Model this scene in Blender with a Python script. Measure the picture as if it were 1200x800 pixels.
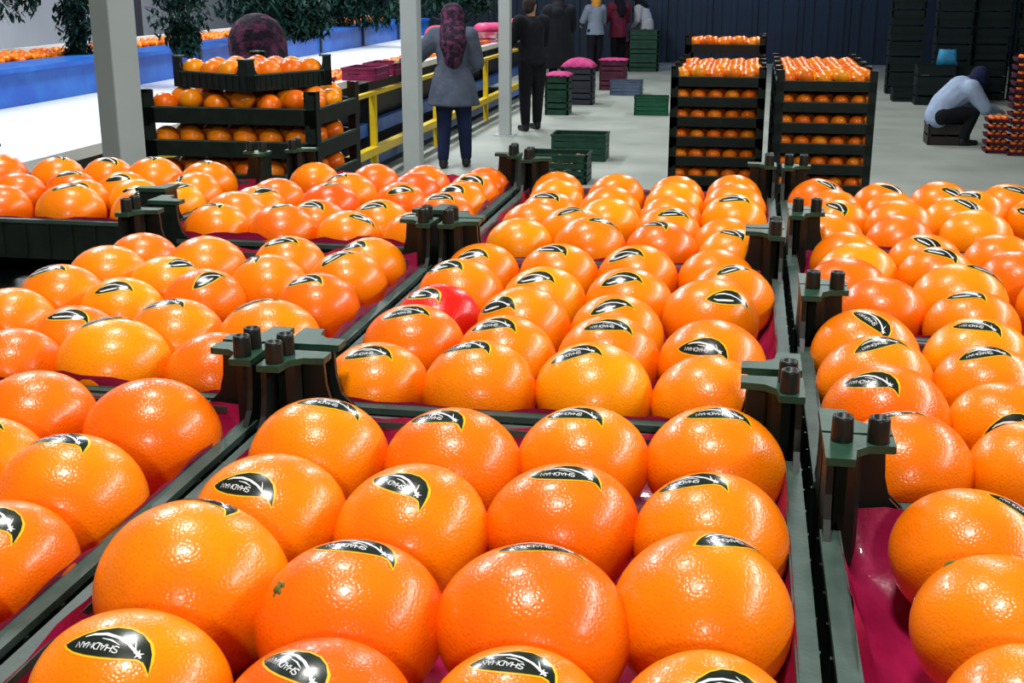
import bpy, bmesh, math, random
import numpy as np
from mathutils import Vector, Matrix
random.seed(7)
R = math.radians
for o in list(bpy.data.objects): bpy.data.objects.remove(o)
S = bpy.context.scene
COL = S.collection

# ------------------------------------------------------------------ camera, world, lights, exposure
FPX = 1450.0; PITCH = math.atan(425 / FPX); CAMZ = 2.0
cp, sp = math.cos(PITCH), math.sin(PITCH)
cam = bpy.data.cameras.new('camera'); cam.sensor_width = 36; cam.lens = 36 * FPX / 1200
cam.clip_start = .02; cam.clip_end = 200
co = bpy.data.objects.new('camera', cam); COL.objects.link(co)
co.location = (0, 0, CAMZ); co.rotation_euler = (math.pi / 2 - PITCH, 0, 0); S.camera = co
S.view_settings.view_transform = 'Standard'; S.view_settings.look = 'None'
S.view_settings.gamma = 1; S.view_settings.use_curve_mapping = False
S.view_settings.exposure = 0.0
W = bpy.data.worlds.new('world'); S.world = W; W.use_nodes = True
W.node_tree.nodes['Background'].inputs[0].default_value = (.80, .82, .85, 1)
W.node_tree.nodes['Background'].inputs[1].default_value = .11
CA, SA = .983, .184; YAW = -math.atan2(SA, CA)
def P(u, v, z=0): return Vector((u * CA + v * SA, -u * SA + v * CA, z))      # hall axes: u across, v along the aisle
def area(name, loc, target, sx, sy, power, col=(1, 1, 1)):
    l = bpy.data.lights.new(name, 'AREA'); l.shape = 'RECTANGLE'; l.size = sx; l.size_y = sy
    l.energy = power; l.color = col
    o = bpy.data.objects.new(name, l); COL.objects.link(o); o.location = loc
    o.rotation_euler = (Vector(target) - Vector(loc)).to_track_quat('-Z', 'Y').to_euler(); return o
# ceiling lamps of the hall (long rows of tubes) and two lamps near the grading table, plus an added fill for the left wall
area('hall_or_fill_lamp', P(-.25, .15, 4.3), P(-.2, .6, 1.7), .36, .36, 52, (1, .98, .93))
area('hall_or_fill_lamp', P(.5, -2.6, 3.1), P(0, .7, 1.7), .26, .26, 30, (1, .98, .93))
area('hall_or_fill_lamp', P(-.9, 1.9, 4.6), P(-.9, 1.9, 1.7), .42, .42, 44, (1, .98, .93))
area('window_daylight', P(3.9, 2.2, 4.3), P(.2, 1.0, 1.7), 6.5, .42, 200, (.92, .96, 1))
for v in (7, 12, 17.5, 23):
    area('hall_or_fill_lamp', P(-4.9, v, 5.4), P(-4.9, v, 0), .5, 2.5, 300, (.9, .94, 1))
    area('hall_or_fill_lamp', P(.8, v + 1, 5.4), P(.8, v + 1, 0), .5, 2.5, 115, (.95, .97, 1))
area('hall_or_fill_lamp', P(-9.6, 15, 5.4), P(-12.5, 17, 2.5), .6, 6, 420, (.92, .95, 1))  # added fill lamp, no known fitting, only brightens the left wall
area('hall_or_fill_lamp', P(.2, 30, 5.2), P(.2, 31.6, 1.5), 2, .6, 60, (.35, .55, 1))

# ------------------------------------------------------------------ materials
MATS = {}
def mat(name, col, rough=.5, metal=0, spec=.28, noise=None, bump=None, coat=0, trans=0):
    if name in MATS: return MATS[name]
    m = bpy.data.materials.new(name); m.use_nodes = True; nt = m.node_tree; b = nt.nodes['Principled BSDF']
    b.inputs['Base Color'].default_value = (*col, 1); b.inputs['Roughness'].default_value = rough
    b.inputs['Metallic'].default_value = metal; b.inputs['Specular IOR Level'].default_value = spec
    b.inputs['Coat Weight'].default_value = coat
    b.inputs['Transmission Weight'].default_value = trans
    tc = nt.nodes.new('ShaderNodeTexCoord')
    if noise:                                # (scale, second colour, low, high)
        n = nt.nodes.new('ShaderNodeTexNoise'); n.inputs['Scale'].default_value = noise[0]; n.inputs['Detail'].default_value = 6
        nt.links.new(tc.outputs['Object'], n.inputs['Vector'])
        r = nt.nodes.new('ShaderNodeValToRGB'); r.color_ramp.elements[0].position = noise[2]; r.color_ramp.elements[1].position = noise[3]
        r.color_ramp.elements[0].color = (*col, 1); r.color_ramp.elements[1].color = (*noise[1], 1)
        nt.links.new(n.outputs['Fac'], r.inputs['Fac']); nt.links.new(r.outputs['Color'], b.inputs['Base Color'])
    if bump:                                 # (scale, strength, distance)
        n = nt.nodes.new('ShaderNodeTexNoise'); n.inputs['Scale'].default_value = bump[0]; n.inputs['Detail'].default_value = 4
        nt.links.new(tc.outputs['Object'], n.inputs['Vector'])
        k = nt.nodes.new('ShaderNodeBump'); k.inputs['Strength'].default_value = bump[1]; k.inputs['Distance'].default_value = bump[2]
        nt.links.new(n.outputs['Fac'], k.inputs['Height']); nt.links.new(k.outputs['Normal'], b.inputs['Normal'])
    MATS[name] = m; return m

def peel(name, c1, c2):
    m = bpy.data.materials.new(name); m.use_nodes = True; nt = m.node_tree; N = nt.nodes; L = nt.links
    b = N['Principled BSDF']; tc = N.new('ShaderNodeTexCoord'); oi = N.new('ShaderNodeObjectInfo')
    add = N.new('ShaderNodeVectorMath'); add.operation = 'ADD'; L.new(tc.outputs['Object'], add.inputs[0]); L.new(oi.outputs['Random'], add.inputs[1])
    n = N.new('ShaderNodeTexNoise'); n.inputs['Scale'].default_value = 22; n.inputs['Detail'].default_value = 3; L.new(add.outputs[0], n.inputs['Vector'])
    r = N.new('ShaderNodeValToRGB'); r.color_ramp.elements[0].position = .35; r.color_ramp.elements[1].position = .66
    r.color_ramp.elements[0].color = (*c1, 1); r.color_ramp.elements[1].color = (*c2, 1)
    L.new(n.outputs['Fac'], r.inputs['Fac'])
    v = N.new('ShaderNodeTexVoronoi'); v.inputs['Scale'].default_value = 620; L.new(add.outputs[0], v.inputs['Vector'])
    pr = N.new('ShaderNodeMapRange'); pr.inputs['From Min'].default_value = .0; pr.inputs['From Max'].default_value = .55; L.new(v.outputs['Distance'], pr.inputs['Value'])
    mix = N.new('ShaderNodeMix'); mix.data_type = 'RGBA'; mix.blend_type = 'MULTIPLY'; mix.inputs[0].default_value = .12
    cr = N.new('ShaderNodeCombineColor'); 
    for i in range(3): L.new(pr.outputs['Result'], cr.inputs[i])
    L.new(r.outputs['Color'], mix.inputs[6]); L.new(cr.outputs[0], mix.inputs[7]); L.new(mix.outputs[2], b.inputs['Base Color'])
    n2 = N.new('ShaderNodeTexNoise'); n2.inputs['Scale'].default_value = 90; n2.inputs['Detail'].default_value = 2; L.new(add.outputs[0], n2.inputs['Vector'])
    k0 = N.new('ShaderNodeBump'); k0.inputs['Strength'].default_value = .13; k0.inputs['Distance'].default_value = .0012; L.new(n2.outputs['Fac'], k0.inputs['Height'])
    k = N.new('ShaderNodeBump'); k.inputs['Strength'].default_value = .5; k.inputs['Distance'].default_value = .00026
    L.new(pr.outputs['Result'], k.inputs['Height']); L.new(k0.outputs['Normal'], k.inputs['Normal']); L.new(k.outputs['Normal'], b.inputs['Normal'])
    b.inputs['Roughness'].default_value = .24; b.inputs['Specular IOR Level'].default_value = .36
    b.inputs['Coat Weight'].default_value = .1; b.inputs['Coat Roughness'].default_value = .12
    b.inputs['Subsurface Weight'].default_value = 0
    return m
PEEL = [peel('peel_golden', (1., .34, .001), (.98, .26, .001)),
        peel('peel_orange', (.98, .26, .0008), (.96, .195, .0008)),
        peel('peel_deep', (.95, .19, .001), (.93, .14, .001)),
        peel('peel_reddish', (.92, .13, .002), (.88, .095, .002)),
        peel('peel_scarlet', (.75, .02, .006), (.68, .012, .006))]
TONE = ['golden', 'bright', 'deep-coloured', 'reddish', 'scarlet-skinned']
CRATE = mat('crate_plastic', (.006, .010, .008), .38, spec=.3, noise=(30, (.010, .017, .012), .4, .7), bump=(60, .15, .001))
RIM = mat('crate_rim_plastic', (.03, .06, .048), .5, noise=(60, (.05, .085, .072), .35, .7), bump=(300, .4, .0006))
LINER = mat('pink_liner', (.30, .006, .055), .36, noise=(25, (.42, .014, .09), .35, .7), bump=(70, .5, .002), coat=.3)
LEAFBLK = mat('sticker_black', (.006, .012, .006), .2, spec=.8, coat=.5)
LEAFYEL = mat('sticker_yellow', (.85, .50, .01), .3)
LEAFWHT = mat('sticker_white', (.75, .76, .76), .22)
STEM = mat('green_calyx', (.12, .13, .02), .6, bump=(900, .5, .0005))

# ------------------------------------------------------------------ mesh helpers
class MB:
    def __init__(s): s.v = []; s.f = []; s.m = []; s.mats = []
    def mi(s, m):
        if m not in s.mats: s.mats.append(m)
        return s.mats.index(m)
    def add(s, vs, fs, m):
        k = len(s.v); i = s.mi(m); s.v += [tuple(x) for x in vs]
        for f in fs: s.f.append(tuple(a + k for a in f)); s.m.append(i)
    def box(s, x0, x1, y0, y1, z0, z1, m):
        s.add([(x0,y0,z0),(x1,y0,z0),(x1,y1,z0),(x0,y1,z0),(x0,y0,z1),(x1,y0,z1),(x1,y1,z1),(x0,y1,z1)],
              [(0,3,2,1),(4,5,6,7),(0,1,5,4),(1,2,6,5),(2,3,7,6),(3,0,4,7)], m)
    def bar(s, a, b, w, h, m):
        a, b = Vector(a), Vector(b); d = (b - a).normalized(); up = Vector((0,0,1))
        if abs(d.z) > .95: up = Vector((0,1,0))
        x = d.cross(up).normalized() * w / 2; y = x.cross(d).normalized() * h / 2
        s.add([a-x-y,a+x-y,a+x+y,a-x+y,b-x-y,b+x-y,b+x+y,b-x+y],[(0,1,2,3),(7,6,5,4),(0,4,5,1),(1,5,6,2),(2,6,7,3),(3,7,4,0)], m)
    def tube(s, pts, rs, m, n=10, cap=True):
        pts = [Vector(p) for p in pts]; rs = rs if isinstance(rs, (list, tuple)) else [rs]*len(pts); vs = []; fs = []
        for i, p in enumerate(pts):
            d = (pts[min(i+1, len(pts)-1)] - pts[max(i-1, 0)]).normalized()
            x = d.cross(Vector((.13,.21,1)) if abs(d.z) < .9 else Vector((0,1,.1))).normalized(); y = d.cross(x)
            for k in range(n):
                a = 2*math.pi*k/n; vs.append(p + (x*math.cos(a) + y*math.sin(a))*rs[i])
        for i in range(len(pts)-1):
            for k in range(n): fs.append((i*n+k, i*n+(k+1)%n, (i+1)*n+(k+1)%n, (i+1)*n+k))
        if cap: fs += [tuple(range(n))[::-1], tuple(range((len(pts)-1)*n, len(pts)*n))]
        s.add(vs, fs, m)
    def lathe(s, prof, m, n=12, c=(0,0,0)):
        vs = []; fs = []
        for r, z in prof:
            for k in range(n): a = 2*math.pi*k/n; vs.append((c[0]+r*math.cos(a), c[1]+r*math.sin(a), c[2]+z))
        for i in range(len(prof)-1):
            for k in range(n): fs.append((i*n+k, i*n+(k+1)%n, (i+1)*n+(k+1)%n, (i+1)*n+k))
        s.add(vs, fs, m)
    def ball(s, c, r, m, n=8, k=6):
        r = r if isinstance(r, (tuple, list)) else (r, r, r); vs = []; fs = []
        for i in range(k+1):
            t = math.pi*i/k
            for j in range(n):
                a = 2*math.pi*j/n; vs.append((c[0]+r[0]*math.sin(t)*math.cos(a), c[1]+r[1]*math.sin(t)*math.sin(a), c[2]+r[2]*math.cos(t)))
        for i in range(k):
            for j in range(n): fs.append((i*n+j, (i+1)*n+j, (i+1)*n+(j+1)%n, i*n+(j+1)%n))
        s.add(vs, fs, m)
    def mesh(s, name, smooth=False):
        me = bpy.data.meshes.new(name); me.from_pydata(s.v, [], s.f)
        for m in s.mats: me.materials.append(m)
        me.polygons.foreach_set('material_index', s.m)
        if smooth: me.polygons.foreach_set('use_smooth', [True]*len(s.f))
        me.update(); return me
def link(name, me, parent=None, loc=None, rz=None):
    o = bpy.data.objects.new(name, me); COL.objects.link(o)
    if parent: o.parent = parent
    if loc is not None: o.location = loc
    if rz is not None: o.rotation_euler = (0, 0, rz)
    return o
def tag(o, label=None, cat=None, group=None, kind=None):
    if label: o['label'] = label
    if cat: o['category'] = cat
    if group: o['group'] = group
    if kind: o['kind'] = kind
    return o
def bevel(o, w=.002, seg=2):
    b = o.modifiers.new('bevel', 'BEVEL'); b.width = w; b.segments = seg; b.limit_method = 'ANGLE'; return o
def ordn(i): return ['first','second','third','fourth','fifth','sixth','seventh','eighth','ninth','tenth','eleventh','twelfth','thirteenth','fourteenth','fifteenth','sixteenth','seventeenth','eighteenth','nineteenth','twentieth','twenty-first'][i]

# pixel -> world on a height plane (used once, to survey where things stand in the hall)
def ray(x, y):
    a = (x-600)/FPX; b = -(y-400)/FPX
    return Vector((a, cp + b*sp, -sp + b*cp))
def at(x, y, z):
    r = ray(x, y); s = (z - CAMZ)/r.z; return Vector((r.x*s, r.y*s, z))
def uv(p): return p.x*CA - p.y*SA, p.x*SA + p.y*CA

# ------------------------------------------------------------------ the hall
Z0 = 0
mfloor = mat('floor_concrete', (.25, .275, .235), .6, noise=(.9, (.36, .385, .33), .35, .68), bump=(14, .2, .01))
mb = MB(); mb.box(-13, 9, -4, 32, -.1, 0, mfloor); o = link('floor', mb.mesh('floor'), None, (0,0,0), YAW); tag(o, 'grey concrete floor of the packing hall', kind='structure')
def slab(name, label, x0, x1, y0, y1, z0, z1, m):
    mb = MB(); mb.box(x0, x1, y0, y1, z0, z1, m); o = link(name, mb.mesh(name), None, (0,0,0), YAW); tag(o, label, kind='structure'); return o
mnavy = mat('navy_wall_sheet', (.008, .018, .036), .5, noise=(.35, (.016, .042, .085), .35, .7))
mlav = mat('left_wall_plaster', (.50, .53, .60), .7, noise=(.6, (.62, .65, .72), .35, .7))
mdark = mat('dark_wall', (.012, .018, .028), .6)
mceil = mat('ceiling_sheet', (.25, .26, .27), .7)
wb = slab('wall_back', 'dark navy back wall of the hall', -13, 9, 31.7, 31.9, 0, 6, mnavy)
mb = MB(); mb.box(0, 1.06, 0, .05, 0, 5.9, mnavy); 
for k in range(3): mb.box(.08+k*.36, .2+k*.36, -.05, 0, 0, 5.9, mnavy)
pm = mb.mesh('wall_panel')
for i in range(20): c = link('wall_panel', pm, wb, (-12.9+i*1.09, 31.64, 0))
slab('wall_left', 'pale lavender grey plaster wall beyond the conveyor', -13.1, -12.9, -4, 32, 0, 6, mlav)
slab('wall_right', 'dark side wall of the hall', 9, 9.2, -4, 32, 0, 6, mdark)
slab('ceiling', 'plain hall ceiling', -13, 9, 4, 32, 6, 6.1, mceil)

# ------------------------------------------------------------------ crates
CW, CL, CD = .316, .430, .045          # across, along, rim above bottom
def tray_mesh(w, l, name='tray', simple=False):
    mb = MB(); x, y = w/2, l/2; t = .003
    mb.box(-x+.004, x-.004, -y+.004, y-.004, -CD, -CD+.003, CRATE)
    for sx in (-1, 1):
        a, b = sorted((sx*x, sx*(x-t))); mb.box(a, b, -y, y, -CD, -.004, CRATE)
        a, b = sorted((sx*(x+.001), sx*(x-.0085))); mb.box(a, b, -y+.028, y-.028, -.004, 0, RIM)
        a, b = sorted((sx*(x-.003), sx*(x-.0045)))
        if not simple:
            for k in range(14):
                yy = -y + .03 + k*(l-.06)/13; a, b = sorted((sx*x, sx*(x+.0022))); mb.box(a, b, yy-.0012, yy+.0012, -CD+.004, -.004, CRATE)
    for sy in (-1, 1):
        a, b = sorted((sy*y, sy*(y-t))); mb.box(-x, x, a, b, -CD, -.004, CRATE)
        a, b = sorted((sy*(y+.001), sy*(y-.009))); mb.box(-x+.028, x-.028, a, b, -.004, 0, RIM)
        if not simple:
            for k in range(10):
                xx = -x + .03 + k*(w-.06)/9; a, b = sorted((sy*y, sy*(y+.0022))); mb.box(xx-.0012, xx+.0012, a, b, -CD+.004, -.004, CRATE)
    return mb.mesh(name)
def post_mesh():                        # L bracket, corner at origin, arms to -x and -y; platform on top
    mb = MB(); H = .036; th = .0035
    prof = [(0, -CD), (0, H), (.030, H), (.031, .020), (.034, .008), (.042, 0), (.042, -.010), (.034, -CD)]
    n = len(prof)
    for ax in (0, 1):
        vs = []
        for off in (0, th):
            for a, z in prof: vs.append((-a, -off, z) if ax == 0 else (-off, -a, z))
        fs = [tuple(range(n)), tuple(range(n, 2*n))[::-1]] + [(i, (i+1) % n, (i+1) % n + n, i+n) for i in range(n)]
        mb.add(vs, fs, CRATE)
    # platform: thin curved-inner-edge plate
    pts = [(0.001, .001), (0.001, -.034), (-.013, -.034), (-.0145, -.021), (-.021, -.0145), (-.034, -.013), (-.034, .001)]
    k = len(pts)
    mb.add([(a, b, H) for a, b in pts] + [(a, b, H+.004) for a, b in pts], [tuple(range(k))[::-1], tuple(range(k, 2*k))] + [(i, (i+1)%k, (i+1)%k+k, i+k) for i in range(k)], RIMG)
    mb.tube([(-.011, -.011, -CD+.003), (-.011, -.011, H)], .0075, CRATE, 8)
    return mb.mesh('corner_post')
RIMG = mat('crate_green_plastic', (.012, .045, .024), .45, noise=(50, (.022, .07, .04), .35, .7), bump=(200, .3, .0006))
def peg_mesh():
    mb = MB(); mb.lathe([(.0056, 0), (.0053, .0115), (.0049, .013), (.0037, .013), (.0033, .003), (0.0001, .003)], CRATE, 14)
    return mb.mesh('peg', True)
PEG = peg_mesh(); POST = post_mesh()
TRAYM = {}
def crate(u, v, z, w=CW, l=CL, yaw=0, pegs=(), label='', group=None, parts=True, name='fruit_crate'):
    """z is the rim height; yaw 0: long side along the aisle"""
    key = (round(w, 3), round(l, 3), parts)
    loc = P(u, v, z - CD)
    if not parts:
        if key not in TRAYM:
            mb = MB(); src = tray_mesh(w, l, 't', True)
            mb.mats = list(src.materials); mb.v = [tuple(q.co) for q in src.vertices]; mb.f = [tuple(p.vertices) for p in src.polygons]; mb.m = [p.material_index for p in src.polygons]
            mb.v = [(a, b, c + CD) for a, b, c in mb.v]
            for sx in (-1, 1):
                for sy in (-1, 1):
                    x1, x0 = sx*w/2, sx*(w/2-.034); y1, y0 = sy*l/2, sy*(l/2-.004)
                    mb.box(min(x0,x1), max(x0,x1), min(y0,y1), max(y0,y1), 0, CD+.045, CRATE)
                    x0 = sx*(w/2-.004); y0 = sy*(l/2-.034)
                    mb.box(min(x0,x1), max(x0,x1), min(y0,y1), max(y0,y1), 0, CD+.045, CRATE)
                    mb.box(min(x1, sx*(w/2-.02)), max(x1, sx*(w/2-.02)), min(y1, sy*(l/2-.02)), max(y1, sy*(l/2-.02)), CD+.036, CD+.045, CRATE)
            TRAYM[key] = mb.mesh('fruit_crate')
        o = link(name, TRAYM[key], None, loc, YAW + yaw); return tag(o, label, 'crate', group)
    root = link(name, None, None, loc, YAW + yaw); tag(root, label, 'crate', group); root.empty_display_size = .1
    if key not in TRAYM: TRAYM[key] = tray_mesh(w, l)
    link('tray', TRAYM[key], root, (0, 0, CD))
    for i, (sx, sy) in enumerate(((1, 1), (-1, 1), (-1, -1), (1, -1))):
        p = link('corner_post', POST, root, (sx*w/2, sy*l/2, CD))
        # mirror through rotation: arms must point inwards
        p.rotation_euler = (0, 0, i*math.pi/2)
        if i in pegs:
            link('peg', PEG, p, (-.0080, -.0080, .040))
            link('peg', PEG, p, (-.0075, -.0255, .040) if (i % 2 == 0) else (-.0255, -.0075, .040))
    return root

# liner: crinkled pink sheet lining the inside of a crate
def liner_mesh(w, l, seed, frill=1.0):
    rnd = random.Random(seed); mb = MB(); prof = [(.0036, .0015), (.0046, -.008), (.0075, -.018), (.015, -.029), (.034, -.0375), (.09, -.0378)]
    N = 120; vs = []; ph = [rnd.uniform(0, 6.28) for _ in range(6)]
    def peri(s, d):
        hw, hl = w/2-.004-d, l/2-.004-d; per = 2*(2*hw+2*hl); q = s*per
        for (ax, ay, bx, by) in ((-hw,-hl,hw,-hl),(hw,-hl,hw,hl),(hw,hl,-hw,hl),(-hw,hl,-hw,-hl)):
            le = math.hypot(bx-ax, by-ay)
            if q <= le: return ax+(bx-ax)*q/le, ay+(by-ay)*q/le
            q -= le
        return -hw, -hl
    for j, (d, z) in enumerate(prof):
        for i in range(N):
            s = i/N; wob = .5*math.sin(s*60+ph[0]) + .35*math.sin(s*127+ph[1]) + .3*math.sin(s*233+ph[2])
            a = max(0, .002*wob*(1 + 2.2*(frill == 1.8))*(1 if j < 4 else .2)); x, y = peri(s, d + a*(1.2 if 0 < j < 4 else .15))
            vs.append((x, y, z + ((.0022*wob*frill + (frill-1)*.002 if j == 0 else .0012*wob) + .001*rnd.random() if j < 3 else 0)))
    fs = [(j*N+i, j*N+(i+1) % N, (j+1)*N+(i+1) % N, (j+1)*N+i) for j in range(len(prof)-1) for i in range(N)]
    fs.append(tuple((len(prof)-1)*N+i for i in range(N)))
    mb.add(vs, fs, LINER); return mb.mesh('crate_liner', True)

# ------------------------------------------------------------------ oranges
OB = .88                                # height / width of a fruit
def rad(d, seed):
    x, y, z = d; k = seed*1.7
    return 1 + .012*math.sin(2.1*x+k) + .014*math.sin(2.6*y+1.3*k) + .010*math.cos(3.2*z+2.1*k+x*1.5) + .006*math.sin(5*x*y+k)
def osurf(d, a, seed, off=0):           # point of the skin in direction d (unit, of the pre-squash sphere)
    r = rad(d, seed)*a + off; return Vector((d[0]*r, d[1]*r, d[2]*r*OB))
def orange_mesh(seed, n=40, k=26, a=.0375):
    vs = []; fs = []
    for i in range(1, k):
        t = math.pi*i/k
        for j in range(n):
            p = 2*math.pi*j/n; vs.append(osurf((math.sin(t)*math.cos(p), math.sin(t)*math.sin(p), math.cos(t)), a, seed))
    top = len(vs); vs.append(osurf((0,0,1), a, seed)); bot = len(vs); vs.append(osurf((0,0,-1), a, seed))
    for i in range(k-2):
        for j in range(n): fs.append((i*n+j, (i+1)*n+j, (i+1)*n+(j+1)%n, i*n+(j+1)%n))
    for j in range(n): fs.append((top, j, (j+1)%n)); fs.append((bot, (k-2)*n+(j+1)%n, (k-2)*n+j))
    me = bpy.data.meshes.new('orange'); me.from_pydata([tuple(x) for x in vs], [], fs); me.materials.append(PEEL[1])
    me.polygons.foreach_set('use_smooth', [True]*len(fs)); return me
A0 = .0375
OM = {}
def omesh(seed, tone, lod):
    key = (seed, tone, lod)
    if key not in OM:
        me = orange_mesh(seed, *((44, 28) if lod == 0 else (26, 16) if lod == 1 else (16, 10))); me.materials[0] = PEEL[tone]; OM[key] = me
    return OM[key]

UP = [(-.50,-.03),(-.43,.02),(-.33,.075),(-.2,.135),(-.05,.185),(.08,.195),(.2,.16),(.3,.08),(.365,-.02),(.40,-.12),(.435,-.235)]
LO = [(-.50,-.03),(-.45,-.075),(-.36,-.12),(-.22,-.155),(-.08,-.165),(.06,-.155),(.17,-.135),(.26,-.115),(.33,-.13),(.385,-.18),(.435,-.235)]
STROKE = {'S': [[(1,.85),(.7,1),(.3,1),(0,.8),(.1,.58),(.9,.42),(1,.2),(.7,0),(.3,0),(0,.15)]],
 'H': [[(0,0),(0,1)],[(1,0),(1,1)],[(0,.5),(1,.5)]], 'A': [[(0,0),(.5,1),(1,0)],[(.2,.35),(.8,.35)]],
 'D': [[(0,0),(0,1),(.6,1),(1,.7),(1,.3),(.6,0),(0,0)]], 'M': [[(0,0),(0,1),(.5,.3),(1,1),(1,0)]], 'N': [[(0,0),(0,1),(1,0),(1,1)]]}
def sticker_mesh(d0, T, L, a, seed, lod):
    """leaf-shaped label wrapped on the skin: d0 centre direction, T long axis, L length"""
    d0 = Vector(d0).normalized(); T = (T - d0*T.dot(d0)).normalized(); B = d0.cross(T)
    def onto(x, y, off):
        q = d0 + (T*x + B*y)*(L/a); q.normalize(); return osurf(q, a, seed, off)
    mb = MB()
    def leaf(grow, off, m, rows=4):
        n = len(UP); vs = []; fs = []
        for i in range(n):
            ux, uy = UP[i]; lx, ly = LO[i]
            if 0 < i < n-1: uy2, ly2, ux2, lx2 = uy+grow, ly-grow, ux+(grow if i > 6 else -grow*.3), lx-grow*.3
            else: ux2 = lx2 = ux + (-grow*1.8 if i == 0 else grow*.6); uy2 = ly2 = uy - (0 if i == 0 else grow*1.8)
            for j in range(rows+1): t = j/rows; vs.append(onto(ux2+(lx2-ux2)*t, uy2+(ly2-uy2)*t, off))
        for i in range(n-1):
            for j in range(rows): fs.append((i*(rows+1)+j, i*(rows+1)+j+1, (i+1)*(rows+1)+j+1, (i+1)*(rows+1)+j))
        mb.add(vs, fs, m)
    def stroke(pts, w, off=.00050):
        vs = []; fs = []
        for i, (x, y) in enumerate(pts):
            x0, y0 = pts[max(i-1, 0)]; x1, y1 = pts[min(i+1, len(pts)-1)]; dx, dy = x1-x0, y1-y0; q = math.hypot(dx, dy) or 1
            ww = w[i] if isinstance(w, list) else w
            vs += [onto(x-dy/q*ww, y+dx/q*ww, off), onto(x+dy/q*ww, y-dx/q*ww, off)]
        for i in range(len(pts)-1): fs.append((2*i, 2*i+1, 2*i+3, 2*i+2))
        mb.add(vs, fs, LEAFWHT)
    leaf(.024 if lod == 0 else .03, .00018, LEAFYEL); leaf(0, .00034, LEAFBLK)
    # white ribbon with a curl and a small star-like blossom at the stalk
    stroke([(-.30,.045),(-.22,.075),(-.10,.085),(.02,.06),(.13,.01),(.22,-.05),(.29,-.10)], [.004,.014,.018,.016,.014,.016,.012] if lod < 2 else [.01,.03,.035,.035,.03,.03,.02])
    for k in range(5):
        an = k*1.2566+.5; stroke([(.255,-.07),(.255+.05*math.cos(an),-.07+.05*math.sin(an))], [.013,.003])
    if lod == 0:
        stroke([(-.12,.03),(-.03,.02),(.06,-.02)], [.003,.009,.003]); stroke([(.17,.07),(.19,.02),(.21,-.03)], [.003,.007,.006])
        cx, cy = -.135, -.060; cw = .047; ch = .068; gap = .013; word = 'SHADMAN'; tot = len(word)*cw + (len(word)-1)*gap
        for i, c in enumerate(word):
            for st in STROKE[c]:
                pts = []
                for (x, y) in st:
                    lx = -tot/2 + i*(cw+gap) + x*cw; ly = (y-.5)*ch; sl = -.07
                    lx, ly = -lx, -ly                       # printed the other way up on the leaf
                    pts.append((cx + lx - ly*sl, cy + ly + lx*sl - .05*(lx*lx)*0))
                stroke(pts, .0055)
    elif lod == 1:
        stroke([(-.34,-.045),(-.27,-.08),(-.15,-.085),(-.03,-.085),(.06,-.08)], [.01,.022,.024,.022,.012])
    return mb.mesh('sticker', True)

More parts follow.
